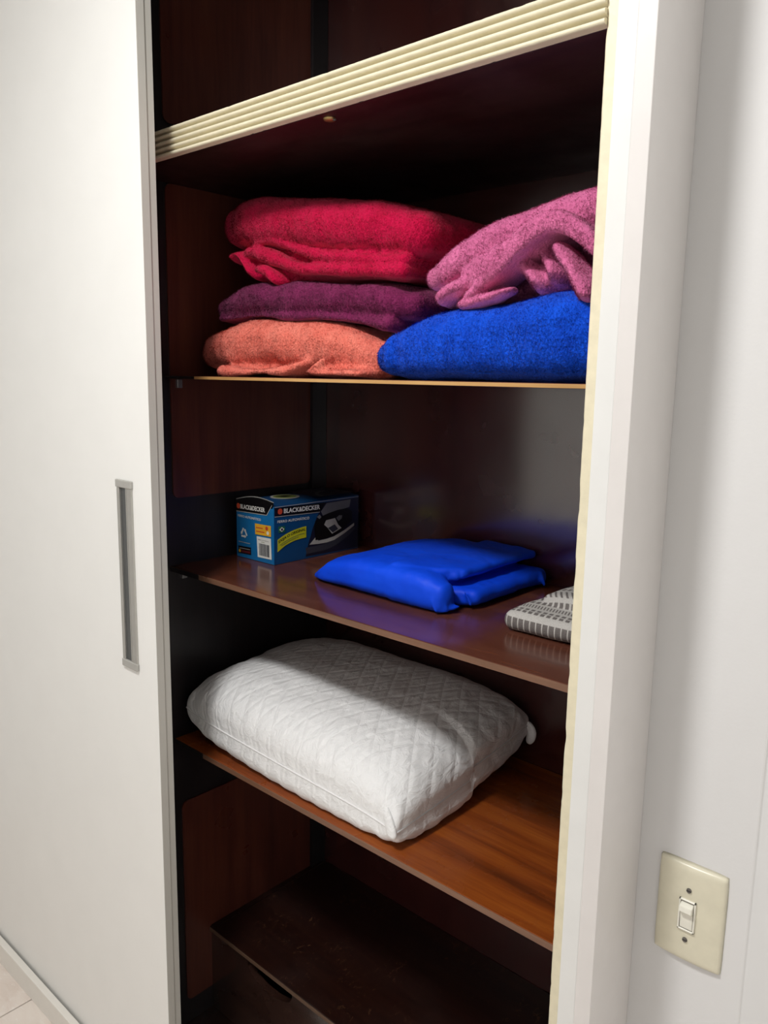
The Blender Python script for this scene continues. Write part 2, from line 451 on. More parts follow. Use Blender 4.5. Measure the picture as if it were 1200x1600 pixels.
bmesh.ops.bevel(bm, geom=[e for e in bm.edges if all(abs(v.co.x + .2085) < 1e-4 and abs(v.co.y - YW) < 1e-4 for v in e.verts)], offset=.003, segments=3, affect='EDGES', profile=.5)
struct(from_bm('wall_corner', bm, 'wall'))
# ceiling lamp behind the viewer: the light of the room
t = NT('lit_diffuser'); t.set((.9, .9, .88, 1), .4); t.b.inputs['Emission Color'].default_value = (1, .965, .9, 1); t.b.inputs['Emission Strength'].default_value = 2.0
M['diffuser'] = t.m
def ceiling_lamp(x, y, power, size, label):
    lamp = thing('ceiling_lamp', label, 'lamp', (x, y, CEIL))
    k = size / .27
    bm = bmesh.new(); bmesh.ops.create_cone(bm, cap_ends=True, segments=48, radius1=.155 * k, radius2=.17 * k, depth=.03, matrix=Matrix.Translation((0, 0, -.016)))
    from_bm('lamp_base', bm, 'print_white', lamp, True)
    bm = bmesh.new()
    bmesh.ops.create_uvsphere(bm, u_segments=40, v_segments=12, radius=.145 * k); bmesh.ops.scale(bm, vec=(1, 1, .1), verts=bm.verts); bmesh.ops.translate(bm, vec=(0, 0, -.033), verts=bm.verts)
    from_bm('lamp_diffuser', bm, 'diffuser', lamp, True)
    ld = bpy.data.lights.new('lamp_light', 'AREA'); ld.shape = 'DISK'; ld.size = size; ld.energy = power; ld.color = (1, .99, .975)
    lo = bpy.data.objects.new('lamp_light', ld); COL.objects.link(lo); lo.parent = lamp; lo.location = (0, 0, -.06)
ceiling_lamp(LAMP[0], LAMP[1], LAMP_POWER, .27, 'round white flush ceiling lamp in the middle of the room')
ceiling_lamp(FILL[0], FILL[1], FILL_POWER, .27, 'added round white fill lamp on the ceiling, unseen beyond the wall corner')

# ---------------------------------------------------------------- the wardrobe
wr = thing('wardrobe', 'built-in wardrobe of dark mahogany with white sliding door pushed open', 'wardrobe')
Z1, Z2, Z3 = H - .004, H - .394, H - .775     # tops of the three shelves
YF = .90                                      # front edge of the shelves
TOPW = CEIL - .02

# left side: dark frame with reddish inset panels
side = box('side_panel', XL - .02, XL, YW, YB, .02, TOPW, 'dark', wr, 0)
def inset(z0, z1, y0=.912, y1=1.292):
    bm = bmesh.new(); add_box(bm, XL - .001, XL + .004, y0, y1, z0, z1)
    ed = [e for e in bm.edges if abs(e.verts[0].co.x - e.verts[1].co.x) > .003]
    bmesh.ops.bevel(bm, geom=ed, offset=.014, segments=4, affect='EDGES', profile=.5)
    return from_bm('inset_panel', bm, 'inset', side)
inset(H + .472, TOPW - .08); inset(H - .253, H + .3625); inset(.09, H - .93)
box('corner_post', XL, XL + .012, 1.292, YB, .02, TOPW, 'dark', wr, .001)
box('side_panel', XR, XR + .02, YW + .003, YB, .02, TOPW, 'dark', wr, 0)
box('back_panel', XL - .02, XR + .02, YB, YB + .012, .02, TOPW, 'back', wr, 0)
box('top_panel', XL - .02, XR + .02, YW, YB, TOPW, CEIL - .001, 'dark', wr, 0)
box('bottom_panel', XL, XR, YW + .02, YB, .008, .032, 'drawer_front', wr, .002)
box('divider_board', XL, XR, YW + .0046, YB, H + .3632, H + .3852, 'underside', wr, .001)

# reeded cream rail in front of the divider
def reeded_rail():
    z0, z1 = H + .3628, H + .4118
    prof = []
    n = 5; p = (z1 - z0) / n
    for i in range(n):
        a = z0 + i * p
        gap = .0016
        for k in range(9):
            t = math.pi * k / 8
            prof.append((YW - .001 - .0068 * math.sin(t) ** .55, a + gap + (p - 2 * gap) * (1 - math.cos(t)) / 2))
        if i < n - 1: prof.append((YW + .0025, a + p))
    prof += [(YW + .0045, z1 - .001), (YW + .0045, z0 + .001)]
    xs = [XL + .0005 + (-.4335 - XL) * i / 260 for i in range(261)]
    rnd = random.Random(4); R = []
    for i, x in enumerate(xs):
        r = []
        chip = max(0, mnoise.noise((x * 55, 3.1, 0)) - .25) * .006 + (rnd.random() * .0006)
        lo = max(0, mnoise.noise((x * 70, 9.1, 0)) - .32) * .005
        for y, z in prof:
            zz = z
            if z > z1 - p * .35: zz = z - chip * (z - (z1 - p * .35)) / (p * .35)
            if z < z0 + p * .3: zz = z + lo * ((z0 + p * .3) - z) / (p * .3)
            r.append((x, y, zz))
        R.append(r)
    bm = bmesh.new(); rings(bm, R)
    return from_bm('reeded_rail', bm, 'cream', wr)
reeded_rail()

# cream stile at the right of the opening (two strips)
def stile(x0, x1, y0, mat, rag):
    rnd = random.Random(8); bm = bmesh.new(); R = []
    n = 420
    for i in range(n + 1):
        z = .02 + (TOPW - .02) * i / n
        j = max(0, mnoise.noise((z * 38, 1.7, 5)) - .22) * rag + rnd.random() * rag * .06
        R.append([(x0 + j, y0 + .001, z), (x0 + j + .0015, y0, z), (x1, y0, z), (x1, y0 + .03, z), (x0 + j, y0 + .03, z)])
    rings(bm, R); return from_bm('stile', bm, mat, wr)
stile(-.4335, -.4105, YW - .002, 'cream', .0035)
box('stile', -.4103, -.386, YW - .0035, YW + .03, .02, TOPW, 'cream_dark', wr, .001)

# white frame post standing proud of the wall
box('frame_post', -.3505, -.3318, .7190, YW, .0, CEIL - .001, 'frame_pinkish', wr, .0008)
box('frame_post', -.3712, -.3508, .7207, YW, .0, CEIL - .001, 'frame_white', wr, .0008)
# tracks of the sliding doors
box('floor_track', -2.7, -.3714, .713, .7285, 0, .057, 'track', wr, .001)
box('floor_track', -2.7, -.3714, .7285, YW, 0, .012, 'track', wr, .001)
box('top_track', -2.7, -.3714, .722, YW, CEIL - .07, CEIL - .001, 'frame_white', wr, .001)

# sliding door
DX1, DX0, DY = -1.1935, -2.35, .735
door = box('sliding_door', DX0, DX1, DY, DY + .0145, .016, CEIL - .072, 'door_white', wr, .0004)
box('edge_band', DX1 - .0002, DX1 + .0006, DY + .0006, DY + .0145, .016, CEIL - .072, 'door_edge', door, 0)
box('door_backing', DX0, DX1 - .0012, DY + .0155, DY + .029, .016, CEIL - .072, 'door_edge', door, .0004)
def handle():
    x0, x1, z0, z1 = -1.303, -1.2505, H - .5385, H - .188
    bm = bmesh.new()
    add_box(bm, x0 + .002, x0 + .011, DY - .0040, DY, z0 + .012, z1 - .012, .0006)     # left lip
    add_box(bm, x1 - .017, x1 - .002, DY - .0040, DY, z0 + .012, z1 - .012, .0006)     # right lip
    from_bm('handle', bm, 'alu', door)
    bm = bmesh.new()
    add_box(bm, x0 + .011, x1 - .017, DY - .0008, DY - .0001, z0 + .01, z1 - .01)
    from_bm('handle_channel', bm, 'alu_dark', door)
    bm = bmesh.new()
    add_box(bm, x1 - .0225, x1 - .0195, DY - .003, DY - .0005, z0 + .012, z1 - .012, .0004)
    from_bm('handle_rib', bm, 'alu', door)
    for a, b in ((z0, z0 + .014), (z1 - .014, z1)):
        box('handle_end_cap', x0, x1, DY - .0055, DY, a, b, 'cap', door, .0016)
handle()

# shelves and their pins
def shelf(z, mat, edge, th):
    s = box('shelf', XL + .0015, XR - .001, YF + .0015, YB - .001, z - th, z, mat, wr, .0008)
    box('shelf_edge', XL + .002, XL + .102, YF, YF + .0015, z - th + .0005, z - .0008, 'dark', s, .0003)  # door's shadow put into the colour: left end of the edging made dark
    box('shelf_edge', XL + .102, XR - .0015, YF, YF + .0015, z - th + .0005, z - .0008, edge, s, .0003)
    for y in (.930,):
        bm = bmesh.new(); add_box(bm, XL, XL + .010, y - .006, y + .006, z - th - .018, z - th - .001, .001)
        from_bm('shelf_pin', bm, 'steel', s)
    return s
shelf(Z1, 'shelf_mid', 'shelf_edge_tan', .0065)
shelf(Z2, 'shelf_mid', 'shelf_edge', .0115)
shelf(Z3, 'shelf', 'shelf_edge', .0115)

# old catch under the divider
bm = bmesh.new(); bmesh.ops.create_cone(bm, cap_ends=True, segments=20, radius1=.008, radius2=.010, depth=.004, matrix=Matrix.Translation((-.874, .846, H + .3625)))
from_bm('door_catch', bm, 'brass', wr, True)
bm = bmesh.new(); bmesh.ops.create_cone(bm, cap_ends=True, segments=10, radius1=.0025, radius2=.0025, depth=.002, matrix=Matrix.Translation((-.865, .847, H + .3602)))
from_bm('catch_screw', bm, 'screw', wr, True)

# drawer unit on the wardrobe floor
ZD = H - 1.267; YD = .977
top = box('drawer_unit_top', XL + .001, XR - .001, YD, YB - .001, ZD - .012, ZD, 'drawer', wr, .001)
box('top_edge', XL + .0015, XR - .0015, YD - .0012, YD, ZD - .0105, ZD - .0015, 'raw_edge', top, .0003)
box('batten', XL + .0012, XL + .018, YD + .004, YB - .01, ZD, ZD + .0022, 'drawer', top, .0005)
def drawer(x0, x1):
    z0, z1 = .035, ZD - .0165
    d = None
    cx = -1.189; hw = .075; dep = .040
    pts = [(x0, z0), (x1, z0), (x1, z1)]
    if x0 < cx < x1:
        for k in range(25):
            t = math.pi * k / 24; pts.append((cx + hw * math.cos(t), z1 - dep * math.sin(t) ** .8 if 0 < k < 24 else z1))
    else:
        c2 = (x0 + x1) / 2
        for k in range(25):
            t = math.pi * k / 24; pts.append((c2 + hw * math.cos(t), z1 - dep * math.sin(t) ** .8 if 0 < k < 24 else z1))
    pts.append((x0, z1))
    bm = bmesh.new()
    f = [bm.verts.new((x, YD + .004, z)) for x, z in pts]; b = [bm.verts.new((x, YD + .020, z)) for x, z in pts]
    bm.faces.new(f); bm.faces.new(list(reversed(b))); n = len(pts)
    for i in range(n): bm.faces.new((f[i], b[i], b[(i + 1) % n], f[(i + 1) % n]))
    d = from_bm('drawer', bm, 'drawer_front', wr)
    box('drawer_back', x0 + .01, x1 - .01, YB - .04, YB - .03, z0, z1 - .01, 'dark', d, 0)
    return d
drawer(XL + .004, -.912); drawer(-.908, XR - .004)

# ---------------------------------------------------------------- light switch on the wall
sw = thing('light_switch', 'ivory plastic light switch on the white wall beside the wardrobe frame', 'light switch', (-.2695, YW, H - .5765))
def plate():
    W2, H2 = .0375, .0590; n = 28; bm = bmesh.new(); g = []
    for i in range(n + 1):
        row = []
        for j in range(n + 1):
            u = -1 + 2 * i / n; v = -1 + 2 * j / n
            u = math.copysign(abs(u) ** .6, u); v = math.copysign(abs(v) ** .6, v)
            e = max(abs(u) ** 18, abs(v) ** 18)
            t = .0045 + .0035 * (1 - u * u * .9) * (1 - .15 * v * v)
            t = t * (1 - e) ** .5 if e < 1 else 0
            cx = 1 - .02 * abs(v) ** 6; cz = 1 - .02 * abs(u) ** 6
            row.append(bm.verts.new((u * W2 * cx, -t, v * H2 * cz)))
        g.append(row)
    for i in range(n):
        for j in range(n): bm.faces.new((g[i][j], g[i + 1][j], g[i + 1][j + 1], g[i][j + 1]))
    bm.faces.new([g[i][0] for i in range(n + 1)] + [g[n][j] for j in range(1, n + 1)] + [g[i][n] for i in range(n - 1, -1, -1)] + [g[0][j] for j in range(n - 1, 0, -1)])
    return from_bm('switch_plate', bm, 'ivory', sw, True)
plate()
bm = bmesh.new()
for a in ((-.0092, -.0074, -.0185, .0185), (.0074, .0092, -.0185, .0185), (-.0092, .0092, .0168, .0185), (-.0092, .0092, -.0185, -.0168)):
    add_box(bm, a[0] - .001, a[1] - .001, -.0102, -.006, a[2], a[3], .0003, 1)
from_bm('rocker_frame', bm, 'ivory_light', sw)
box('rocker_slot', -.0088, .0068, -.0086, -.006, -.0172, .0172, 'screw', sw, 0)
bm = bmesh.new()
pr = [(-.0064, .0160), (-.0150, .0125), (-.0160, .0065), (-.0100, .0030), (-.0092, -.0160), (-.0064, -.0160)]
A = [bm.verts.new((-.0078, y, z)) for y, z in pr]; B = [bm.verts.new((.0058, y, z)) for y, z in pr]
bm.faces.new(A); bm.faces.new(list(reversed(B)))
for i in range(len(pr)): bm.faces.new((A[i], B[i], B[(i + 1) % len(pr)], A[(i + 1) % len(pr)]))
bmesh.ops.bevel(bm, geom=bm.edges[:], offset=.0004, segments=2, affect='EDGES')
from_bm('rocker', bm, 'ivory_light', sw)
for zz in (.0295, -.0300):
    bm = bmesh.new(); bmesh.ops.create_cone(bm, cap_ends=True, segments=16, radius1=.0030, radius2=.0026, depth=.0022, matrix=Matrix.Translation((-.001, -.0082, zz)) @ Matrix.Rotation(math.pi / 2, 4, 'X'))
    s_ = from_bm('screw', bm, 'screw', sw)
    bm = bmesh.new(); add_box(bm, -.0034, .0014, -.0096, -.0091, zz - .0004, zz + .0004); from_bm('screw_slot', bm, 'print_black', s_)

# ---------------------------------------------------------------- blankets on the top shelf
def blanket(name, mat, lobes, strands, label, seed, voxel=.004, **kw):
    bm = bmesh.new()
    for lb in lobes: sheet(bm, lb[0], lb[1], rf=lb[2] if len(lb) > 2 else 1.25)
    for p, sq in strands: tube(bm, p, sq)
    fib = kw.pop('fibre', (90000, .0032, .0007))
    o = cloth(name, bm, mat, voxel, floor=kw.pop('floor', None), seed=seed, **kw)
    pile(o, mat, fib[0], fib[1], fib[2], seed)
    return tag(o, label, 'blanket', 'folded fleece blankets on the top shelf')

def S(x, zlo, zhi, yf, yb): return (x, H + (zlo + zhi) / 2, (zhi - zlo) / 2, yf, yb)

blanket('folded_blanket', 'coral', [
    ([S(-1.325, .008, .086, .955, 1.25), S(-1.24, .006, .098, .935, 1.27), S(-1.16, .010, .102, .935, 1.28), S(-1.05, .014, .097, .940, 1.28), S(-.96, .004, .085, .940, 1.28), S(-.91, -.001, .072, .945, 1.27), S(-.888, .0, .062, .96, 1.26)], 2.6),
    ([S(-1.24, -.002, .016, .915, 1.2), S(-1.14, -.002, .014, .912, 1.2), S(-1.06, -.001, .018, .912, 1.2), S(-1.03, .010, .030, .925, 1.2)], 2.2),
    ([S(-1.0, -.002, .012, .918, 1.2), S(-.93, -.002, .014, .918, 1.2), S(-.89, -.002, .012, .92, 1.2)], 2.2)],
    [([(-1.0158, 0.9300, 1.5174) + (.008,), (-0.9805, 0.9250, 1.5334) + (.009,), (-0.9608, 0.9280, 1.5418) + (.009,)], 1.0)],
    'coral orange fleece blanket at the bottom of the left stack', 1, floor=Z1)

blanket('folded_blanket', 'purple', [
    ([S(-1.315, .112, .146, .975, 1.25), S(-1.25, .106, .164, .955, 1.27), S(-1.15, .104, .168, .95, 1.28), S(-1.0, .102, .160, .95, 1.28), S(-.88, .096, .148, .955, 1.28), S(-.83, .09, .138, .97, 1.27)], 2.4),
    ([S(-1.31, .102, .116, .97, 1.25), S(-1.15, .101, .112, .955, 1.25), S(-1.0, .094, .106, .955, 1.25), S(-.86, .072, .094, .955, 1.25)], 2.2)],
    [], 'dark plum purple fleece blanket between the red and coral ones', 2)

blanket('folded_blanket', 'red', [
    ([S(-1.285, .240, .318, .978, 1.25), S(-1.20, .232, .322, .952, 1.27), S(-1.10, .218, .312, .946, 1.28), S(-1.0, .204, .296, .944, 1.28), S(-.90, .192, .276, .944, 1.28), S(-.82, .184, .258, .955, 1.28)], 2.4),
    ([S(-1.19, .233, .247, .962, 1.2), S(-1.14, .232, .248, .956, 1.2), S(-1.09, .213, .231, .954, 1.2), S(-1.02, .192, .211, .953, 1.2), S(-.92, .178, .199, .953, 1.2), S(-.83, .169, .190, .958, 1.2)], 2.2),
    ([S(-1.255, .206, .230, .972, 1.2), S(-1.20, .212, .234, .956, 1.2), S(-1.13, .193, .217, .950, 1.2), S(-1.06, .171, .194, .948, 1.2), S(-.95, .162, .183, .948, 1.2), S(-.83, .153, .173, .953, 1.2)], 2.2),
    ([S(-1.20, .166, .235, .985, 1.2), S(-1.10, .164, .23, .975, 1.2), S(-.95, .158, .20, .970, 1.2), S(-.85, .15, .19, .972, 1.2)], 2.4)],
    [([(-1.2742, 0.9750, 1.7315) + (.015,), (-1.2417, 0.9680, 1.7303) + (.016,), (-1.2154, 0.9650, 1.7095) + (.012,), (-1.1952, 0.9650, 1.6875) + (.009,)], 3.5),
     ([(-1.1831, 0.9600, 1.7043) + (.007,), (-1.1447, 0.9550, 1.6964) + (.007,), (-1.1186, 0.9550, 1.6748) + (.007,)], 4)],
    'bright raspberry red fleece blanket on top of the left stack', 3, voxel=.003, smooth=4, disp=((.09, .007), (.020, .0014)))

blanket('folded_blanket', 'blue', [
    ([S(-.806, -.002, .074, .918, 1.27), S(-.76, -.004, .090, .912, 1.28), S(-.70, -.004, .103, .910, 1.28), S(-.62, -.004, .108, .910, 1.28), S(-.54, -.004, .116, .910, 1.28), S(-.488, -.004, .112, .915, 1.27)], 3.4),
    ([S(-.834, .0, .060, .922, 1.24), S(-.828, .0, .066, .914, 1.24), S(-.822, .0, .070, .912, 1.24)], 3.0)],
    [],
    'royal blue fleece blanket under the pink one', 4, voxel=.0035, smooth=5, floor=Z1, disp=((.10, .006), (.018, .0014)))

blanket('folded_blanket', 'pink', [
    ([S(-.758, .128, .162, .945, 1.22), S(-.735, .130, .180, .935, 1.24), S(-.70, .142, .200, .932, 1.25), S(-.65, .158, .217, .932, 1.27), S(-.59, .172, .229, .935, 1.27), S(-.53, .186, .240, .938, 1.27), S(-.478, .19, .242, .94, 1.26)], 2.5),
    ([S(-.684, .122, .158, .930, 1.0), S(-.655, .124, .172, .922, 1.0), S(-.620, .140, .186, .916, 1.0), S(-.585, .166, .203, .912, 1.0), S(-.550, .184, .210, .910, 1.0), S(-.52, .176, .203, .912, 1.0), S(-.485, .146, .177, .914, 1.0), S(-.47, .13, .16, .918, 1.0)], 3.6, .55),
    ([S(-.72, .112, .15, 1.02, 1.22), S(-.62, .118, .17, 1.03, 1.24), S(-.54, .122, .19, 1.04, 1.24), S(-.48, .12, .19, 1.04, 1.24)], 2.4)],
    [([(-0.7370, 0.9300, 1.6196) + (.011,), (-0.7135, 0.9260, 1.6332) + (.013,), (-0.6757, 0.9300, 1.6478) + (.011,)], 3),
     ([(-0.7022, 0.9360, 1.6157) + (.0055,), (-0.6705, 0.9260, 1.6178) + (.0070,), (-0.6391, 0.9220, 1.6236) + (.0070,), (-0.6076, 0.9250, 1.6330) + (.0060,)], 3),
     ([(-0.6860, 0.9320, 1.6226) + (.007,), (-0.6668, 0.9260, 1.6323) + (.008,), (-0.6621, 0.9280, 1.6416) + (.008,)], 3),
     ([(-0.6106, 0.9650, 1.6664) + (.013,), (-0.5811, 0.9450, 1.6439) + (.013,), (-0.5662, 0.9350, 1.6249) + (.012,)], 3),
     ([(-0.5837, 0.9750, 1.6846) + (.013,), (-0.5597, 0.9500, 1.6568) + (.013,), (-0.5479, 0.9400, 1.6340) + (.013,)], 3),
     ([(-0.5480, 0.9400, 1.6835) + (.009,), (-0.5254, 0.9250, 1.6609) + (.011,), (-0.5069, 0.9200, 1.6381) + (.014,), (-0.4840, 0.9180, 1.6098) + (.016,)], 3)],
    'rose pink fleece blanket heaped over the blue one', 5, voxel=.003, smooth=4, disp=((.07, .005), (.018, .0014)))

# ---------------------------------------------------------------- middle shelf: iron box, blue fabric, patterned cloth
BX0, BX1, BY0, BY1, BH = -1.379, -1.253, 1.058, 1.311, .124
ib = thing('iron_box', 'blue and black cardboard box of an electric iron on the middle shelf', 'box', (BX0, BY0, Z2 + .0005))
def carton():
    bm = bmesh.new(); X = BX1 - BX0; Y = BY1 - BY0
    n = 12; R = []
    for j in range(9):                       # top bows up a little towards the middle
        y = Y * j / 8
        r = [(0, y, 0), (X, y, 0)]
        for i in range(n + 1):
            s = i / n
            r.append((X * (1 - s), y, BH + .006 * math.sin(math.pi * s) * (1 - .3 * j / 8)))
        R.append(r)
    rings(bm, R)
    return from_bm('carton', bm, 'print_blue_dark', ib)
carton()
FF = (Vector((0, 0, 0)), Vector((1, 0, 0)), Vector((0, 0, 1)), Vector((0, -1, 0)))              # end face towards the room
RF = (Vector((BX1 - BX0, 0, 0)), Vector((0, 1, 0)), Vector((0, 0, 1)), Vector((1, 0, 0)))      # long face
TF = (Vector((0, 0, BH + .0062)), Vector((1, 0, 0)), Vector((0, 1, 0)), Vector((0, 0, 1)))
X = BX1 - BX0; Y = BY1 - BY0
poly('end_print', [(.0005, .0005), (X - .0005, .0005), (X - .0005, BH - .001), (.0005, BH - .001)], FF, 'print_blue', ib, .0002)
flap = [(.0005, BH - .004)] + [(X * k / 12, BH + .002 + .0085 * math.sin(math.pi * min(1, k / 12 * 1.0)) + .006 * k / 12) for k in range(0, 13)] + [(X - .004, BH - .004)]
poly('flap_edge', [(a, b + .0018) for a, b in flap], FF, 'print_kraft', ib, .0003, .0004)
poly('flap_black', flap, FF, 'print_black', ib, .0008, .0003)
poly('logo_strip', [(.001, .1225), (X - .006, .127), (.103, .1045), (.001, .1015)], FF, 'print_black', ib, .0012)
poly('strip_line', [(.001, .1015), (.103, .1045), (X - .006, .127), (X - .0048, .127), (.1038, .1032), (.001, .1002)], FF, 'print_light_grey', ib, .0012)
def hexa(frame, cu, cv, r, name, mat, lift):
    poly(name, [(cu + r * math.cos(math.pi / 8 + math.pi / 4 * k), cv + r * math.sin(math.pi / 8 + math.pi / 4 * k)) for k in range(8)], frame, mat, ib, lift)
hexa(FF, .0090, .1130, .0062, 'logo_mark', 'print_orange', .0016)
lettering('brand_lettering', 'BLACK&DECKER', FF, .0165, .0985, .1078, .1178, 'print_white', ib, .0020, .025, slope=.015)
lettering('product_lettering', 'FERRO AUTOMÁTICO', FF, .006, .084, .0888, .0952, 'print_white', ib, .0012, .015)
def recycle(cu, cv, r):
    for k in range(3):
        a0 = math.pi / 2 + k * 2 * math.pi / 3; pts = []
        P1 = Vector((math.cos(a0), math.sin(a0))) * r; P2 = Vector((math.cos(a0 + 2 * math.pi / 3), math.sin(a0 + 2 * math.pi / 3))) * r
        d = (P2 - P1).normalized(); n = Vector((-d.y, d.x)); s = P1 + (P2 - P1) * .12; e = P1 + (P2 - P1) * .62; tip = P1 + (P2 - P1) * .84
        wv = r * .15; c = Vector((cu, cv))
        q = [s - n * wv, e - n * wv, e - n * wv * 1.9, tip, e + n * wv * 1.9, e + n * wv, s + n * wv]
        poly('recycle_arrow', [tuple(c + p) for p in q], FF, 'print_white', ib, .0012)
recycle(.0265, .0545, .0135)
poly('small_print', [(.008, .0335), (.047, .0335), (.047, .0348), (.008, .0348)], FF, 'print_light_grey', ib, .0012)
poly('amber_label', [(.0655, .058), (X - .009, .0595), (X - .0095, .0825), (.0645, .0815)], FF, 'print_amber', ib, .0012)
poly('amber_stripe', [(.069, .0645), (.096, .065), (.096, .067), (.069, .0665)], FF, 'print_orange', ib, .0016)
poly('amber_stripe', [(.069, .0725), (.091, .073), (.091, .075), (.069, .0745)], FF, 'print_orange', ib, .0016)
hexa(FF, .1035, .0755, .0045, 'amber_dot', 'print_orange', .0016); hexa(FF, .1070, .0660, .0042, 'amber_dot', 'print_cream', .0016)
poly('barcode_label', [(.0730, .0095), (X - .0075, .0105), (X - .0095, .0555), (.0700, .0545)], FF, 'print_white', ib, .0012)
lettering('label_lettering', 'FERRO AUTOMÁTICO', FF, .0745, .1105, .0470, .0495, 'print_black', ib, .0016)
lettering('label_lettering', '127V', FF, .086, .097, .0425, .0450, 'print_olive', ib, .0016, .02)
rnd = random.Random(11); u = .0785
while u < .1115:
    wv = rnd.choice((.0005, .0008, .0012)); poly('bar', [(u, .0145), (u + wv, .0145), (u + wv - .0006, .0405), (u - .0006, .0405)], FF, 'print_slate', ib, .0016); u += wv + rnd.choice((.0006, .0009, .0012))
poly('black_label', [(.0065, .0085), (.0500, .0100), (.0497, .0262), (.0063, .0245)], FF, 'print_black', ib, .0012)
poly('maroon_bar', [(.017, .0112), (.048, .0122), (.048, .0172), (.017, .0162)], FF, 'print_maroon', ib, .0016)
poly('label_line', [(.012, .0195), (.047, .0205), (.047, .0215), (.012, .0205)], FF, 'print_light_grey', ib, .0016)
hexa(FF, .0118, .0140, .0036, 'gold_dot', 'print_amber', .0016)
# long face
poly('long_print', [(.0005, .0005), (Y - .0005, .0005), (Y - .0005, BH - .001), (.0005, BH - .001)], RF, 'print_blue_dark', ib, .0002)
poly('picture_ground', [(.1484, .1185), (Y - .001, .1195), (Y - .001, .0022), (.0872, .0050), (.0959, .0333), (.1090, .066), (.1203, .0881), (.1292, .0995)], RF, 'print_navy', ib, .0008)
poly('picture_sheen', [(.150, .116), (.226, .117), (.222, .100), (.190, .096), (.140, .088), (.1330, .0995)], RF, 'print_grey', ib, .0011)
poly('logo_strip', [(.0005, .1215), (.1484, .1185), (.1292, .0993), (.0005, .1035)], RF, 'print_black', ib, .0012)
poly('strip_line', [(.0005, .1035), (.1292, .0993), (.1288, .0982), (.0005, .1022)], RF, 'print_light_grey', ib, .0012)
poly('edge_line', [(.0005, .1225), (Y - .001, .1205), (Y - .001, .1215), (.0005, .1235)], RF, 'print_light_grey', ib, .0012)
hexa(RF, .0150, .1130, .0066, 'logo_mark', 'print_orange', .0016)
lettering('brand_lettering', 'BLACK&DECKER', RF, .0250, .1290, .1078, .1180, 'print_white', ib, .0020, .025, slope=-.024)
lettering('product_lettering', 'FERRO AUTOMÁTICO', RF, .008, .098, .0888, .0958, 'print_white', ib, .0012, .015, slope=-.024)
poly('flag_field', [(.0105, .0680), (.0285, .0675), (.0285, .0805), (.0105, .0810)], RF, 'print_green', ib, .0012)
poly('flag_diamond', [(.0125, .0743), (.0195, .0690), (.0265, .0741), (.0195, .0793)], RF, 'print_cream', ib, .0016)
hexa(RF, .0195, .0742, .0028, 'flag_disc', 'print_navy', .0020)
bt = [(.008, .0533), (.0190, .0582), (.0297, .0623), (.0430, .0662), (.057, .0691), (.0730, .0712), (.0889, .0723)]
bb = [(.0889, .0475), (.0730, .0470), (.0569, .0455), (.0430, .0425), (.0295, .0382), (.0190, .0332), (.0078, .027)]
poly('yellow_banner', bt + bb, RF, 'print_yellow', ib, .0012)
arc = lambda a: .0533 + (.0723 - .0533) * (1 - ((.0889 - a) / .081) ** 2)
lettering('banner_lettering', 'EXIJA O ORIGINAL', RF, .0105, .0868, -.0112, -.0032, 'print_black', ib, .0016, .02, curve=arc)
for k, (a, b, c) in enumerate(((.014, .083, -.0140), (.018, .066, -.0180))):
    pts = [(a + (b - a) * i / 10, arc(a + (b - a) * i / 10) + c) for i in range(11)] + [(a + (b - a) * i / 10, arc(a + (b - a) * i / 10) + c - .0014) for i in range(10, -1, -1)]
    poly('banner_small_print', pts, RF, 'print_olive', ib, .0016)
poly('printed_iron_skirt', [(.0872, .0246), (.1100, .0244), (.1387, .0250), (.1620, .0280), (.1852, .0340), (.21, .042), (.2334, .0530), (.2430, .048), (.2200, .0340), (.1854, .0195), (.1600, .0125), (.1387, .0105), (.0894, .0100)], RF, 'print_slate', ib, .0014)
poly('printed_iron_sole', [(.0982, .0300), (.1159, .0440), (.1250, .0352), (.1500, .0358), (.1734, .0385), (.2050, .0480), (.2370, .0610), (.2375, .0550), (.2050, .0408), (.1734, .0300), (.1500, .0275), (.1250, .0280)], RF, 'print_light_grey', ib, .0017)
poly('printed_iron_body', [(.1114, .0693), (.1158, .0804), (.127, .0873), (.1566, .0935), (.1846, .0975), (.2133, .0985), (.2290, .0900), (.2300, .0680), (.2065, .0536), (.1851, .0436), (.1501, .0383), (.116, .0375)], RF, 'print_black', ib, .0020)
poly('printed_iron_grip_opening', [(.1418, .0688), (.1475, .0781), (.1753, .0798), (.1800, .0720), (.1848, .0640), (.1960, .0547), (.1663, .0452), (.1600, .0520), (.1522, .0607)], RF, 'print_light_grey', ib, .0023)
poly('printed_iron_label', [(.1530, .0600), (.1740, .0660), (.1850, .0540), (.1680, .0480)], RF, 'print_slate', ib, .0026)
poly('printed_iron_knob', [(.1790, .0800), (.1880, .0850), (.1980, .0835), (.1960, .0760), (.1860, .0720)], RF, 'print_grey', ib, .0023)
poly('printed_iron_cord', [(.120, .0890), (.128, .0930), (.133, .0870), (.127, .0835)], RF, 'print_grey', ib, .0023)
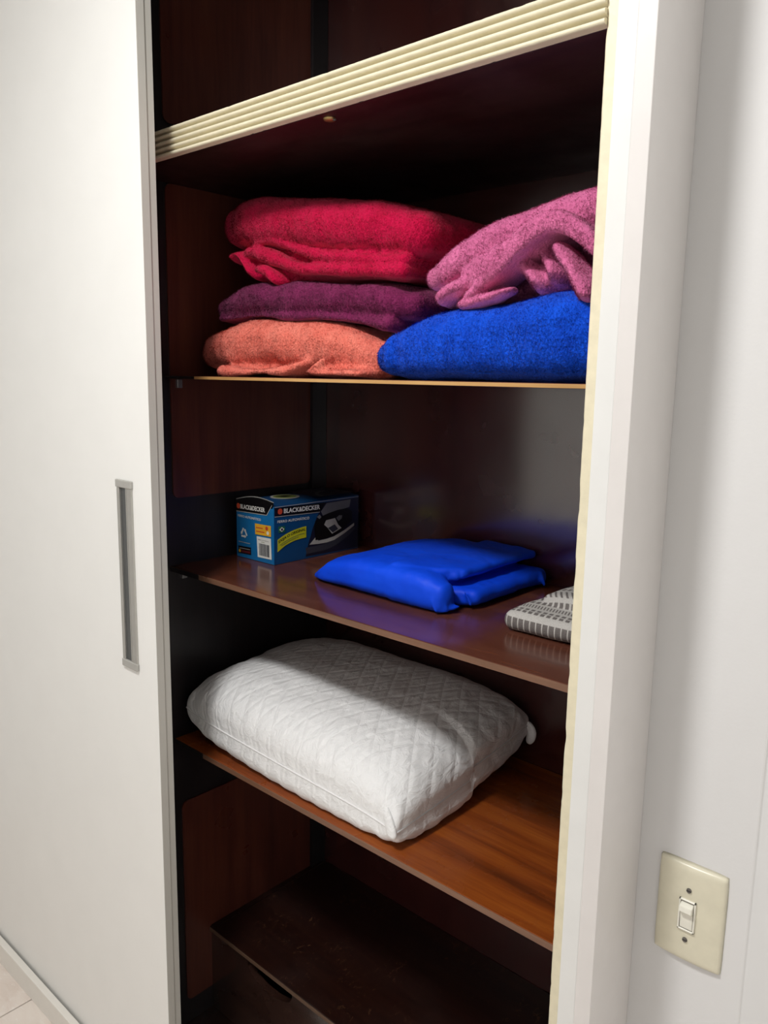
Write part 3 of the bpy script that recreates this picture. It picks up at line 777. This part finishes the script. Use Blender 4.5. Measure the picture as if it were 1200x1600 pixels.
# top face: round emblem and black band
ring = [(.062 + .030 * math.cos(q), .085 + .034 * math.sin(q)) for q in [2 * math.pi * k / 28 for k in range(28)]]
poly('top_emblem', ring, TF, 'print_light_grey', ib, -.0002, .0004)
poly('top_emblem_core', [(.062 + (a - .062) * .8, .085 + (b - .085) * .8) for a, b in ring], TF, 'print_olive', ib, .0004, .0004)
poly('top_emblem_core', [(.050, .068), (.074, .075), (.070, .098), (.054, .092)], TF, 'print_black', ib, .0009, .0003)
poly('top_picture', [(.012, .140), (X - .012, .135), (X - .012, Y - .004), (.012, Y - .004)], TF, 'print_navy', ib, -.0004, .0004)
poly('top_arc', [(X - .014 - .060 * math.sin(q), .150 + .06 * (1 - math.cos(q))) for q in [math.pi / 2 * k / 10 for k in range(11)]] + [(X - .014 - .052 * math.sin(q), .158 + .052 * (1 - math.cos(q))) for q in [math.pi / 2 * k / 10 for k in range(10, -1, -1)]], TF, 'print_grey', ib, .0002, .0003)

# smooth blue fabric, folded
bm = bmesh.new()
def S2(x, zlo, zhi, yf, yb): return (x, Z2 + (zlo + zhi) / 2, (zhi - zlo) / 2, yf, yb)
sheet(bm, [S2(-1.112, .0, .016, 1.040, 1.20), S2(-1.085, .0, .034, 1.026, 1.24), S2(-1.05, .0, .055, 1.020, 1.275), S2(-.99, .0, .068, 1.016, 1.31), S2(-.91, .0, .071, 1.016, 1.33), S2(-.86, .0, .071, 1.015, 1.33), S2(-.835, .0, .070, 1.015, 1.325)], 4.0, .5, rf=2.0)
sheet(bm, [S2(-.90, .0, .069, 1.015, 1.10), S2(-.83, .0, .066, 1.014, 1.085), S2(-.792, .0, .054, 1.018, 1.064)], 3.4, .6)
sheet(bm, [S2(-.90, .046, .071, 1.03, 1.332), S2(-.83, .047, .070, 1.05, 1.332), S2(-.795, .049, .067, 1.09, 1.332)], 4.0)
sheet(bm, [S2(-.88, .0, .036, 1.06, 1.328), S2(-.81, .0, .038, 1.07, 1.328), S2(-.772, .004, .036, 1.085, 1.325)], 3.4)
tube(bm, [(-.800, 1.024, Z2 + .004, .005), (-.782, 1.034, Z2 + .008, .006), (-.772, 1.062, Z2 + .012, .005)], .9)
tube(bm, [(-.786, 1.026, Z2 + .040, .003), (-.782, 1.030, Z2 + .022, .004), (-.778, 1.036, Z2 + .004, .004)], .9)
tube(bm, [(-.800, 1.018, Z2 + .030, .003), (-.796, 1.017, Z2 + .016, .0035), (-.790, 1.020, Z2 + .003, .004)], .9)
tube(bm, [(-.776, 1.075, Z2 + .034, .003), (-.770, 1.082, Z2 + .020, .004), (-.766, 1.085, Z2 + .006, .004)], .9)
tube(bm, [(-.760, 1.300, Z2 + .034, .003), (-.752, 1.296, Z2 + .020, .004), (-.750, 1.300, Z2 + .006, .004)], .9)
tube(bm, [(-.822, 1.078, Z2 + .054, .009), (-.800, 1.083, Z2 + .054, .008), (-.790, 1.11, Z2 + .056, .007)], .8)
o = cloth('folded_fabric', bm, 'bag', .003, 3, ((.14, .004), (.045, .0022), (.014, .0007)), floor=Z2 + .0003, seed=7)
tag(o, 'smooth royal blue fabric folded flat on the middle shelf', 'fabric')

# block patterned cloth, half hidden by the frame
bm = bmesh.new()
sheet(bm, [(-.655, .017, .0165, .010, .20), (-.62, .018, .0175, .010, .23), (-.52, .018, .0175, .012, .24), (-.45, .018, .0175, .014, .24)], 2.4)
sheet(bm, [(-.632, .040, .010, .085, .22), (-.60, .043, .012, .075, .23), (-.52, .045, .013, .07, .24), (-.45, .045, .013, .07, .24)], 2.4)
o = cloth('patterned_cloth', bm, 'check', .003, 5, ((.06, .003),), floor=.0003, seed=9)
o.location = (0, 1.022, Z2); o.rotation_euler = (0, 0, 0)
tag(o, 'folded grey and white cloth with woven block pattern beside the blue fabric', 'cloth')

# ---------------------------------------------------------------- pillow on the lower shelf
def pillow():
    root = thing('pillow', 'white quilted pillow with piped seam lying on the lower shelf', 'pillow', (-1.072, 1.112, Z3))
    LX, LY = .300, .205; NU, NV = 150, 104
    zs = .070                                 # height of the seam
    def prof(u, v):
        a = max(0, 1 - abs(u) ** 4.6); b = max(0, 1 - abs(v) ** 3.8)
        return (a * b) ** .42
    def outline(u, v):                        # sides draw in between the corners
        x = u * LX * math.sqrt(1 - .09 * v * v) * (1 - .03 * abs(u) ** 4 * (1 - v * v)) * 1.03
        y = v * LY * math.sqrt(1 - .09 * u * u) * (1 - .03 * abs(v) ** 4 * (1 - u * u)) * 1.03
        return x, y
    def zseam(u, v):                          # the front edge of the pillow sinks, corners lift a little
        return zs + .012 * v - .010 * u * (1 - v) * .6 + .012 * (abs(u) ** 6) * (1 if v > 0 else -.8 if u > 0 else .6)
    me = bpy.data.meshes.new('pillow_case'); verts = []; uvs = []; faces = []
    def lump(p): return mnoise.noise(Vector(p) / .11) * .006 + mnoise.noise(Vector(p) / .035) * .0022
    idx = {}
    for side in (1, -1):
        for i in range(NU + 1):
            for j in range(NV + 1):
                u = -1 + 2 * i / NU; v = -1 + 2 * j / NV
                # denser towards the rim
                u = math.sin(u * math.pi / 2) * .55 + u * .45; v = math.sin(v * math.pi / 2) * .55 + v * .45
                rim = i in (0, NU) or j in (0, NV)
                if side == -1 and rim: idx[(side, i, j)] = idx[(1, i, j)]; continue
                x, y = outline(u, v); h = prof(u, v); z0 = zseam(u, v)
                q = .105 * h if side == 1 else -.085 * h
                p = (x * 1.0, y * 1.0, z0 + q)
                # quilting furrows and pull lines towards the rim
                a1 = (x + .62 * y) / .040; a2 = (x - .62 * y) / .040
                qd = min(abs(a1 - round(a1)), abs(a2 - round(a2)))
                d = -.0010 * math.exp(-(qd / .07) ** 2)
                g = (1 - h) ** 1.5
                d += .0035 * g * math.sin(x * 130 + 3 * mnoise.noise((x * 9, y * 9, 1))) * (1 if abs(v) > abs(u) else .3)
                d += .0035 * g * math.sin(y * 130 + 3 * mnoise.noise((x * 9, y * 9, 5))) * (1 if abs(u) >= abs(v) else .3)
                if rim: d = 0
                zz = p[2] + (d + lump((x, y, side * .1)) * h) * (1 if side == 1 else -1)
                bulge = 1 + .035 * h * (1 - h) * 4
                zz = max(zz, .0005)
                idx[(side, i, j)] = len(verts); verts.append((p[0] * bulge, p[1] * bulge, zz)); uvs.append((x, y))
        for i in range(NU):
            for j in range(NV):
                f = [idx[(side, i, j)], idx[(side, i + 1, j)], idx[(side, i + 1, j + 1)], idx[(side, i, j + 1)]]
                if side == -1: f.reverse()
                faces.append(f)
    me.from_pydata(verts, [], faces); me.update()
    ul = me.uv_layers.new(name='UVMap')
    for lp in me.loops: ul.data[lp.index].uv = uvs[lp.vertex_index]
    for p in me.polygons: p.use_smooth = True
    case = link('pillow_case', me, 'pillow', root)
    # piped seam all round
    rim = [(i, 0) for i in range(NU)] + [(NU, j) for j in range(NV)] + [(i, NV) for i in range(NU, 0, -1)] + [(0, j) for j in range(NV, 0, -1)]
    pts = [Vector(verts[idx[(1, i, j)]]) for i, j in rim]
    bm = bmesh.new(); R = []; n = len(pts)
    for k in range(n):
        d = (pts[(k + 1) % n] - pts[k - 1]).normalized(); s = d.cross(Vector((0, 0, 1))).normalized(); up = s.cross(d)
        c = pts[k] + s * .0006; r = .0017
        R.append([bm.verts.new(c + s * math.cos(q) * r + up * math.sin(q) * r) for q in (0, math.pi / 3, 2 * math.pi / 3, math.pi, 4 * math.pi / 3, 5 * math.pi / 3)])
    for k in range(n):
        a, b = R[k], R[(k + 1) % n]
        for m_ in range(6): bm.faces.new((a[m_], a[(m_ + 1) % 6], b[(m_ + 1) % 6], b[m_]))
    from_bm('piped_seam', bm, 'piping', root, True)
    # corner ears
    def ear(u, v, pts_):
        b = bmesh.new(); tube(b, pts_, .5, 12, 5); from_bm('corner_tab', b, 'pillow', root, True)
    c = lambda i, j: Vector(verts[idx[(1, i, j)]])
    a = c(NU, 0); ear(1, -1, [tuple(a + Vector((-.034, .006, .042))) + (.007,), tuple(a + Vector((-.018, .000, .022))) + (.010,), tuple(a + Vector((-.008, -.002, .002))) + (.011,), tuple(a + Vector((-.005, -.002, -.012))) + (.009,)])
    a = c(NU, NV); ear(1, 1, [tuple(a + Vector((-.030, -.020, .006))) + (.010,), tuple(a + Vector((-.004, -.004, .0))) + (.011,), tuple(a + Vector((.008, .0, -.016))) + (.011,), tuple(a + Vector((.004, -.004, -.038))) + (.009,)])
    a = c(0, 0); ear(-1, -1, [tuple(a + Vector((.035, .020, .035))) + (.010,), tuple(a + Vector((.012, .008, .016))) + (.013,), tuple(a + Vector((.010, .008, -.006))) + (.010,)])
    return root
pillow()
